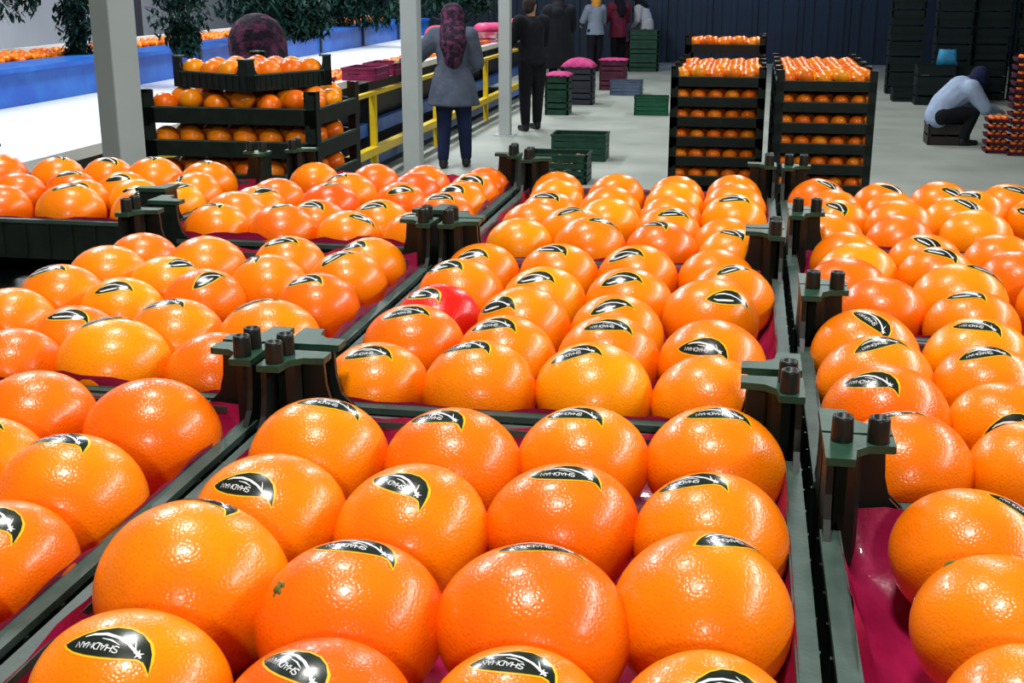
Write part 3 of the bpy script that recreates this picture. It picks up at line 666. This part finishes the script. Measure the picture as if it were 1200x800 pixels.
# ------------------------------------------------------------------ dark crate piles and boxes on the right
mstk = mat('stored_crate_plastic', (.003, .008, .009), .6, noise=(5, (.005, .015, .015), .4, .7))
sc = open_crate(.58, .40, .27, mstk, 'storage_crate', 2)
base = uv(at(1050, 112, 0))
for c in range(9):
    u0 = 2.75 + c*.64; v0 = 22.6 + (c % 3)*.12 + (1.2 if c < 1 else 0)
    for k in range(9 if c else 7):
        put('storage_crate', sc, P(u0, v0), k*.27, YAW + R(random.uniform(-1.5, 1.5)), 'dark stored crate, %s from left pile, %s from floor, right back' % (ordn(c), ordn(k)), 'crate', 'dark crates stored at the right back')
for i, (x, y, w, h) in enumerate(((1062, 118, .5, .22), (1092, 122, .6, .64), (1128, 120, .6, .60))):
    me = open_crate(w, .4, h/2, mstk, 'storage_crate', 2)
    for k in range(2): put('storage_crate', me, at(x, y, 0), k*h/2, YAW, 'low dark crate before the stored piles, %s, %s' % (['leftmost', 'middle', 'rightmost'][i], ['lower', 'upper'][k]), 'crate')
mbag = mat('blue_bag', (.03, .22, .42), .45, noise=(9, (.06, .34, .55), .4, .7))
p = at(1092, 122, 0); mb = MB(); N = 10
vs = [(.17*math.copysign(abs(math.cos(a))**.6, math.cos(a))*(1-.1*k), .11*math.copysign(abs(math.sin(a))**.6, math.sin(a))*(1-.1*k), z + .012*math.sin(3*a)*(k == 2)) for k, z in enumerate((0, .12, .24)) for a in [2*math.pi*i/16 for i in range(16)]]
mb.add(vs, [(k*16+i, k*16+(i+1) % 16, (k+1)*16+(i+1) % 16, (k+1)*16+i) for k in range(2) for i in range(16)] + [tuple(range(16))[::-1], tuple(range(32, 48))], mbag)
pb_ = at(1110, 121, 0); o = link('plastic_bag', mb.mesh('plastic_bag', True), None, (p.x+.18, p.y, .64), YAW); tag(o, 'light blue plastic bag standing on the low dark crates', 'bag')
mtie = link('handle', None, o); bpy.data.objects.remove(mtie)
# low trays the kneeling worker sits on, and small fruit stacks
ps = at(1118, 171, 0)
me = open_crate(.42, .55, .17, mdm, 'fruit_tray', 2)
put('fruit_tray', open_crate(.50, .42, .26, mat('brown_black_plastic', (.028, .020, .020), .5), 'low_crate', 2), at(1108, 168, 0), 0, YAW, 'dark low crate the crouching worker sits on', 'crate')
def mini_stack(px, py, n, w, l, what):
    p = at(px, py, 0)
    for k in range(n):
        me = MINI.get((w, l)) 
        if not me:
            me = MINI[(w, l)] = open_crate(w, l, .045, mdm, 'fruit_tray', 1)
        put('fruit_tray', me, p, k*.09, YAW, 'fruit tray of %s, %s from the floor' % (what, ordn(k)), 'crate', 'trays of ' + what)
        for i in range(int(w/.075)):
            x = (i-(int(w/.075)-1)/2)*.073
            for j in range(2 if k < n-1 else int(l/.08)):
                q = P(*uv(p)) + Matrix.Rotation(YAW, 3, 'Z') @ Vector((x, -l/2+.045+j*.075, 0)); SM.ball((q.x, q.y, k*.09+.048), (.036, .036, .032), PEEL[2], 8, 6)
MINI = {}; SM = MB()
mini_stack(1165, 178, 5, .24, .3, 'the low fruit pile by the crouching worker')
mini_stack(1200, 181, 13, .42, .3, 'the tall fruit pile at the right edge')
tag(link('oranges_in_piled_trays', SM.mesh('oranges_in_piled_trays', True)), 'oranges showing between the piled trays at the right edge', 'oranges', kind='stuff')

# ------------------------------------------------------------------ people
def capsules(name, chains, m, parent, vox=.014, smooth=6, mesh_extra=None, skirt=None):
    """one continuous skin around tapered limbs: [(points, radii), ...]"""
    mb = MB()
    for pts, rs in chains:
        pts = [Vector(p) for p in pts]; fine = []; fr = []
        for i in range(len(pts)-1):
            k = max(1, int((pts[i+1]-pts[i]).length/.05))
            for j in range(k): t = j/k; fine.append(pts[i].lerp(pts[i+1], t)); fr.append(rs[i]+(rs[i+1]-rs[i])*t)
        fine.append(pts[-1]); fr.append(rs[-1]); mb.tube(fine, fr, m, 12)
        for p, r in zip(pts, rs): mb.ball(p, r, m, 12, 8)
    if mesh_extra:
        for c, r in mesh_extra: mb.ball(c, r, m, 16, 12)
    if skirt:                                # straight-hemmed cloth hanging from the waist, folded a little
        a, b, r0, r1 = skirt; a, b = Vector(a), Vector(b); vs = []; N = 28
        for j in range(7):
            t = j/6; c = a.lerp(b, t); rr = r0+(r1-r0)*t**.8
            for i in range(N): an = 2*math.pi*i/N; q = rr*(1+.05*t*math.sin(an*7)+.03*t*math.sin(an*4+1)); vs.append((c.x+q*1.12*math.cos(an), c.y+q*.86*math.sin(an), c.z))
        mb.add(vs, [(j*N+i, j*N+(i+1)%N, (j+1)*N+(i+1)%N, (j+1)*N+i) for j in range(6) for i in range(N)] + [tuple(range(N))[::-1], tuple(range(6*N, 7*N))], m)
    o = link(name, mb.mesh(name, True), parent); md = o.modifiers.new('r', 'REMESH'); md.mode = 'VOXEL'; md.voxel_size = vox; md.use_smooth_shade = True
    s = o.modifiers.new('s', 'SMOOTH'); s.iterations = smooth; s.factor = .5; return o
mskin = mat('skin', (.45, .25, .16), .5)
def hand(parent, wrist, d, side, m, closed=.5):
    d = Vector(d).normalized(); up = Vector((0, 0, 1)); sx = d.cross(up).normalized()*side; nn = sx.cross(d).normalized()
    if nn.z > 0: nn = -nn
    wrist = Vector(wrist); ch = [([wrist, wrist+d*.05, wrist+d*.085], [.024, .032, .030])]
    for k, (off, ln) in enumerate(((-.027, .070), (-.009, .080), (.009, .074), (.026, .058))):
        b = wrist + d*.085 + sx*off; k1 = b + (d*.9+nn*.35*closed).normalized()*ln*.45; k2 = k1 + (d*.6+nn*closed).normalized()*ln*.32; k3 = k2 + (d*.25+nn*closed).normalized()*ln*.25
        ch.append(([b-d*.02, b, k1, k2, k3], [.009, .0095, .009, .0085, .007]))
    b = wrist + d*.035 - sx*.028; ch.append(([b, b-sx*.022+d*.028, b-sx*.026+d*.055+nn*.01], [.012, .0105, .009]))
    return capsules('hand', ch, m, parent, .006, 2)
def person(loc, face, label, J, skin=mskin, clothes=(), hands=True, glove=None, scale=1.0, head=True):
    """J: joints in the body's own frame: x right, y forward, z up"""
    r = link('person', None, None, loc, face); r.scale = (scale,)*3; tag(r, label, 'person')
    h = J['head']; H = Vector(h)
    ch = []
    ch.append(([J['pelvis'], J['waist'], J['chest'], J['neck'], h], [.135, .115, .135, .052, .075]))
    for s in ('l', 'r'):
        ch.append(([J['chest'], J['sho'+s], J['elb'+s], J['wri'+s]], [.10, .058, .042, .028]))
        ch.append(([J['pelvis'], J['hip'+s], J['kne'+s], J['ank'+s]], [.11, .088, .058, .042]))
        a = Vector(J['ank'+s]); f = Vector(J.get('toe'+s, (a.x, a.y+.17, .03))); ch.append(([a, (a.x, a.y, max(a.z-.05, .035)), f], [.042, .036, .028]))
    fd = Vector(J.get('look', (0, 1, 0))).normalized(); rt = fd.cross(Vector((0,0,1))).normalized(); up = rt.cross(fd)
    ex = [(H, (.076, .092, .112)), (H+fd*.02-up*.06, (.055, .06, .055)), (H+fd*.098-up*.01, (.011, .018, .018)),
          (H+rt*.078, (.012, .02, .03)), (H-rt*.078, (.012, .02, .03)), (H+fd*.085-up*.055, (.024, .012, .008))]
    capsules('body', ch, skin, r, .012, 4, ex)
    for s in (-1, 1):
        mb = MB(); mb.ball(H+fd*.083+rt*.031*s+up*.012, (.011, .009, .008), mat('eye_dark', (.03, .02, .015), .3), 8, 6); link('eye', mb.mesh('eye', True), r)
    for s in ('l', 'r'):
        if hands:
            w = Vector(J['wri'+s]); e = Vector(J['elb'+s]); hand(r, w, w-e, 1 if s == 'r' else -1, glove or skin)
    return r, J
def stand(reach_l=None, reach_r=None, stride=.10, lean=0, tall=1.0, look=(0, 1, 0)):
    J = dict(pelvis=(0, 0, .93), waist=(0, .01, 1.05), chest=(0, .02+lean*.6, 1.27), neck=(0, .03+lean, 1.42), head=(0, .05+lean*1.25, 1.55),
        shol=(-.17, .02+lean*.8, 1.36), shor=(.17, .02+lean*.8, 1.36), elbl=(-.23, .0, 1.10), elbr=(.23, .0, 1.10), wril=(-.24, .10, .87), wrir=(.24, .10, .87),
        hipl=(-.09, 0, .88), hipr=(.09, 0, .88), knel=(-.10, .02, .49), kner=(.11, .02+stride*.5, .49), ankl=(-.11, -.02, .085), ankr=(.12, .02+stride, .085), look=look)
    if reach_l: J['elbl'], J['wril'] = reach_l
    if reach_r: J['elbr'], J['wrir'] = reach_r
    return J
def v3(a): return Vector(a)
def top_garment(r, J, m, g=.03, hem=.78, name='tunic', sleeve=1.0, flare=.19):
    ch = [([J['pelvis'], J['waist'], J['chest'], v3(J['neck'])-Vector((0,0,.05))], [.135+g*.6, .118+g, .138+g, .07])]
    for s in ('l', 'r'):
        e, w = v3(J['elb'+s]), v3(J['wri'+s]); ch.append(([J['chest'], J['sho'+s], e, e.lerp(w, .85*sleeve)], [.11+g, .065+g, .048+g*.8, .034+g*.5]))
    o = capsules(name, ch, m, r, .014, 5, None, (J['waist'], (J['pelvis'][0], J['pelvis'][1], hem), .12+g, flare) if hem < J['pelvis'][2]-.03 else None)
    return o
def trousers(r, J, m, g=.022):
    ch = [([J['waist'], J['pelvis']], [.105+g*.2, .137+g*.2])]
    for s in ('l', 'r'): ch.append(([J['pelvis'], J['hip'+s], J['kne'+s], v3(J['ank'+s])+Vector((0,0,.03))], [.10+g*.5, .085+g*.7, .060+g*.6, .046+g*.45]))
    return capsules('trousers', ch, m, r, .014, 5)
def shoes(r, J, m):
    for s in ('l', 'r'):
        a = v3(J['ank'+s]); f = v3(J.get('toe'+s, (a.x, a.y+.17, .03))); capsules('shoe', [([a+Vector((0,-.01,-.01)), (a.x, a.y-.02, max(a.z-.045, .04)), f], [.05, .046, .036])], m, r, .012, 3)
def headscarf(r, J, m, drape=.36, back=True, big=1.0, name='headscarf'):
    H = v3(J['head']); N = v3(J['neck']); fd = Vector(J.get('look', (0,1,0))).normalized()
    ch = [([H-fd*.02+Vector((0,0,.03)), H-fd*.04-Vector((0,0,.05)), N-fd*.01], [.108*big, .105*big, .10*big]), ([N, N-Vector((0,0,.07))+fd*.05], [.10*big, .12*big])]
    if back: ch.append(([N-fd*.05, N-fd*.13-Vector((0,0,.12)), N-fd*.15-Vector((0,0,drape*.72)), N-fd*.13-Vector((0,0,drape))], [.12*big, .125*big, .085*big, .03*big]))
    o = capsules(name, ch, m, r, .013, 4)
    b = o.modifiers.new('face_opening', 'BOOLEAN'); mb = MB(); mb.ball(H+fd*.135-Vector((0,0,.005)), (.075, .085, .085), m, 16, 12)
    return o if True else b
def cap_hair(r, J, m):
    H = v3(J['head']); fd = Vector(J.get('look', (0,1,0))).normalized()
    return capsules('hair', [([H-fd*.025+Vector((0,0,.035)), H-fd*.035-Vector((0,0,.02))], [.092, .082])], m, r, .012, 3)
mpurp = mat('purple_patterned_scarf', (.012, .005, .014), .85, noise=(18, (.10, .022, .06), .46, .60), bump=(22, .9, .03))
mgt = mat('grey_blue_tunic', (.06, .075, .105), .9, noise=(6, (.09, .105, .14), .4, .7), bump=(9, .6, .03))
mnt = mat('navy_trousers', (.006, .011, .038), .9, noise=(5, (.010, .018, .06), .4, .7), bump=(9, .5, .03))
mblk = mat('black_cloth', (.004, .0045, .007), .9, noise=(5, (.007, .007, .011), .4, .7), bump=(9, .5, .03))
mshoe = mat('dark_shoe', (.015, .015, .017), .4)
mglove = mat('yellow_grey_glove', (.30, .28, .08), .8)
# the woman in the purple headscarf: her back to us, left hand on the belt
J = stand(reach_l=((-.40, .08, 1.14), (-.58, .25, 1.09)), reach_r=((.25, .05, 1.10), (.17, .26, 1.02)), stride=.09, look=(-.15, .98, -.1))
p = at(532, 197, 0); r, J = person((p.x, p.y, 0), YAW+R(6), 'person from behind in purple headscarf, grey tunic and navy trousers at the belt', J, glove=mglove, scale=1.03)
top_garment(r, J, mgt, .045, .66, flare=.245); trousers(r, J, mnt, .035); shoes(r, J, mshoe); headscarf(r, J, mpurp, .40, big=1.18)
# man in black by the third pillar
J = stand(reach_l=((-.22, .17, 1.12), (-.14, .38, 1.05)), reach_r=((.22, .14, 1.10), (.16, .36, 1.00)), lean=.03, look=(.8, .6, -.1))
p = at(624, 153, 0); r, J = person((p.x, p.y, 0), YAW+R(35), 'person all in black with short dark hair right of the farthest pillar', J, scale=1.06)
top_garment(r, J, mblk, .03, .84, 'jacket', flare=.17); trousers(r, J, mblk, .035); shoes(r, J, mshoe); cap_hair(r, J, mat('dark_hair', (.03, .018, .015), .6))
# dark figure behind the green pile
J = stand(reach_l=((-.26, .15, 1.12), (-.30, .36, 1.02)), reach_r=((.22, .14, 1.10), (.14, .34, 1.00)), lean=.05, look=(.3, .9, -.3))
p = at(655, 112, 0); r, J = person((p.x, p.y, 0), YAW+R(20), 'person in black robe and headscarf standing behind the cloth-covered piles', J, scale=1.06)
top_garment(r, J, mblk, .06, .45, 'robe', flare=.24); trousers(r, J, mblk, .03); shoes(r, J, mshoe); headscarf(r, J, mblk, .3)
# yellow headscarf and grey vest
mye = mat('ochre_scarf', (.62, .27, .04), .8, bump=(20, .5, .02)); mvest = mat('grey_vest', (.20, .24, .30), .8, bump=(9, .5, .03))
J = stand(reach_l=((-.24, .15, 1.10), (-.16, .36, 1.02)), reach_r=((.24, .10, 1.08), (.18, .32, .98)), look=(-.5, .8, -.2))
p = at(697, 84, 0); r, J = person((p.x, p.y, 0), YAW+R(35), 'person with ochre headscarf, grey vest and black trousers farther along the line', J, scale=1.0)
top_garment(r, J, mblk, .02, .9, 'shirt', flare=.15); top_garment(r, J, mvest, .038, .80, 'vest', sleeve=.0, flare=.19); trousers(r, J, mblk, .05); shoes(r, J, mshoe); headscarf(r, J, mye, .2, back=False, big=1.05)
# maroon-clad and grey-clad workers at the far end
mmc = mat('dark_red_cloth', (.16, .012, .03), .8, noise=(9, (.07, .01, .03), .4, .7), bump=(9, .5, .03)); mlg = mat('light_grey_cloth', (.42, .44, .46), .8, bump=(9, .5, .03))
J = stand(reach_l=((-.24, .15, 1.10), (-.16, .36, 1.02)), reach_r=((.24, .10, 1.08), (.18, .32, .98)))
p = at(724, 81, 0); r, J = person((p.x, p.y, 0), YAW+R(30), 'person in dark red tunic and black headscarf behind the maroon crates', J, scale=1.02)
top_garment(r, J, mmc, .05, .7, flare=.2); trousers(r, J, mblk, .03); shoes(r, J, mshoe); headscarf(r, J, mblk, .3)
J = stand(reach_l=((-.24, .15, 1.10), (-.16, .30, .95)), reach_r=((.24, .10, 1.08), (.20, .28, .92)), lean=.18, look=(0, .8, -.6))
p = at(757, 79, 0); r, J = person((p.x, p.y, 0), YAW+R(70), 'person in light grey top bending by the far dark green tower', J, scale=.98)
top_garment(r, J, mlg, .04, .85, 'top', flare=.17); trousers(r, J, mat('grey_trousers', (.07, .08, .09), .8), .03); shoes(r, J, mshoe); headscarf(r, J, mblk, .25)
# red cloth bundles and pink-lined boxes on the belt edge farther along
mred = mat('red_cloth', (.55, .02, .045), .8, noise=(14, (.72, .10, .13), .4, .7), bump=(20, .6, .02)); mpw = mat('pink_white_sheet', (.55, .40, .42), .7, noise=(10, (.6, .10, .16), .45, .55))
def bundle(u, v, z, w, h, box_h, label, m):
    p = P(u, v); me = open_crate(w, .5, box_h, mpw, 'lined_box', 2); put('lined_box', me, p, z, YAW, 'pink and white box under ' + label, 'box')
    mb = MB(); rs = random.Random(int(v*10)); 
    for k in range(7): mb.ball((rs.uniform(-.25, .25)*w, rs.uniform(-.15, .15), z+box_h+h*.3), (w*.36, .2, h*.62), m, 14, 10)
    o = link('cloth_bundle', mb.mesh('cloth_bundle', True), None, (p.x, p.y, 0), YAW); d = o.modifiers.new('r', 'REMESH'); d.mode = 'VOXEL'; d.voxel_size = .02; d.use_smooth_shade = True
    tag(o, label, 'cloth')
bundle(-4.32, 17.6, .96, .42, .20, .22, 'red cloth heap left of the farthest pillar', mred)
bundle(-4.25, 20.6, .96, .40, .16, .20, 'pink cloth heap behind the person all in black', mpink)
bundle(-4.25, 22.8, .96, .40, .16, .20, 'small pink cloth bundle left of the ochre headscarf', mpink)

# purple-scarfed worker behind the stack by the pillar
J = stand(reach_l=((-.26, .12, 1.12), (-.2, .34, 1.05)), reach_r=((.26, .12, 1.12), (.2, .34, 1.05)), look=(-.3, .9, -.2))
q = P(*uv(Vector(((297-600)/FPX*6.3, 6.55, 0)))); r, J = person((q.x, q.y, 0), YAW+R(25), 'person whose dark purple headscarf shows above the stack by the pillar', J, scale=1.06)
top_garment(r, J, mgt, .04, .8, flare=.2); trousers(r, J, mnt, .03); shoes(r, J, mshoe); headscarf(r, J, mpurp, .35, big=1.35)
# crouching worker on the right
J = dict(pelvis=(0, -.12, .36), waist=(0, -.05, .50), chest=(0, .16, .66), neck=(0, .30, .74), head=(0, .42, .80), shol=(-.17, .20, .70), shor=(.17, .20, .70),
    elbl=(-.22, .36, .48), elbr=(.22, .38, .46), wril=(-.14, .58, .42), wrir=(.14, .60, .42), hipl=(-.1, -.12, .36), hipr=(.1, -.12, .36),
    knel=(-.17, .26, .40), kner=(.17, .26, .40), ankl=(-.17, .16, .085), ankr=(.17, .16, .085), look=(0, .75, -.65))
p = at(1106, 169, 0); r, J = person((p.x, p.y, 0), YAW+R(-68), 'person crouching on a low crate in pale blue shirt over the fruit trays', J, scale=1.0)
top_garment(r, J, mat('pale_blue_shirt', (.33, .42, .58), .8, noise=(9, (.40, .50, .66), .4, .7), bump=(9, .5, .03)), .05, .34, 'shirt', flare=.16); trousers(r, J, mblk, .04); shoes(r, J, mshoe); headscarf(r, J, mnt, .16, back=False, big=1.1)

# ------------------------------------------------------------------ dark foliage standing and hanging along the machine
mleaf = mat('dark_leaf', (.004, .020, .014), .7, spec=.15, noise=(30, (.012, .06, .04), .45, .65)); mstem = mat('dark_stem', (.02, .018, .015), .7)
def foliage(loc, blobs, label, n=700, leaf=.07, trunk=None, seed=1):
    r = link('leafy_plant', None, None, loc, YAW); tag(r, label, 'plant'); rs = random.Random(seed); mb = MB()
    for k in range(n):
        c, rad_ = rs.choice(blobs); d = Vector((rs.gauss(0, 1), rs.gauss(0, 1), rs.gauss(0, 1))).normalized()*rs.random()**.4
        p = Vector((c[0]+d.x*rad_[0], c[1]+d.y*rad_[1], c[2]+d.z*rad_[2])); q = Matrix.Rotation(rs.uniform(0, 6.28), 3, 'Z') @ Matrix.Rotation(rs.uniform(-1.2, 1.2), 3, 'X')
        L = leaf*rs.uniform(.6, 1.3); w = L*.3
        mb.add([p + q @ Vector(t) for t in ((0, -L, 0), (w, -L*.2, .15*w), (w*.6, L*.5, 0), (0, L, -.2*w), (-w*.6, L*.5, 0), (-w, -L*.2, .15*w))], [(0, 1, 2, 3, 4, 5)], mleaf)
    o = link('foliage', mb.mesh('foliage'), r); o['kind'] = 'stuff'
    mb = MB()
    for a, b, w in trunk or []: mb.tube([a, (Vector(a)+Vector(b))/2 + Vector((rs.uniform(-.04, .04), 0, 0)), b], [w, w*.8, w*.6], mstem, 7)
    if trunk: link('stem', mb.mesh('stem', True), r)
def fw(px, d): return Vector(((px-600)/FPX*d, d, 0))
def zz(py, d): return CAMZ - (py+25)/FPX*d*cp
# (px at centre, distance) ; blobs are given in metres above the floor
d = 12.6
foliage(fw(104, d), [((0, 0, zz(20, d)), (.20, .2, .25)), ((.06, 0, zz(-20, d)), (.27, .25, .35)), ((.02, 0, zz(60, d)), (.16, .15, .22)), ((0, 0, zz(80, d)), (.12, .12, .22))], 'dark green leafy plant rising beside the near pillar, left of it', 1500, .06, [((0,0,1.28), (0,0,3.2), .045), ((.05,0,1.4), (.3,0,2.9), .025)], 2)
foliage(fw(28, d), [((0, 0, zz(0, d)), (.33, .3, .22)), ((.0, 0, zz(-30, d)), (.38, .3, .3))], 'dark green leafy plant hanging at the top left corner', 700, .06, [((0,0,2.0), (0,0,4.2), .03)], 3)
foliage(fw(222, d), [((0, 0, zz(12, d)), (.33, .3, .36)), ((.0, 0, zz(-25, d)), (.42, .3, .3)), ((.05, 0, zz(45, d)), (.16, .15, .18))], 'dark green leafy plant with bare stems just right of the near pillar', 1400, .06, [((-.06,0,1.25), (-.1,0,2.6), .02), ((.02,0,1.25), (.03,0,2.6), .02), ((.1,0,1.25), (.14,0,2.6), .02)], 4)
d = 15
foliage(fw(330, d), [((.0, 0, zz(8, d)), (.75, .3, .28)), ((.3, 0, zz(25, d)), (.45, .3, .2))], 'broad dark leafy plant above the purple headscarf', 2400, .07, [((0,0,1.25), (0,0,2.8), .04)], 5)
d = 20
foliage(fw(425, d), [((.0, 0, zz(8, d)), (1.0, .3, .34)), ((-.6, 0, zz(12, d)), (.6, .3, .3))], 'far dark leafy plant left of the second pillar', 2800, .08, [((0,0,1.25), (0,0,2.8), .04)], 6)
foliage(fw(535, d), [((.0, 0, zz(2, d)), (.75, .3, .30))], 'far dark leafy plant above the woman in purple headscarf', 900, .08, [((0,0,1.25), (0,0,2.8), .04)], 7)
# dark hanging strip behind the near pillar and dim machine housing at the far side
def simple(name, label, cat, box, m, yaw=YAW, loc=(0,0,0)):
    mb = MB(); mb.box(*box, m); o = link(name, mb.mesh(name), None, loc, yaw); return tag(o, label, cat)
p = fw(171, 16.8); simple('steel_post', 'dark purple-black post just right of the near pillar', 'post', (-.09, .09, -.06, .06, 0, 4.2), mdk, YAW, p)
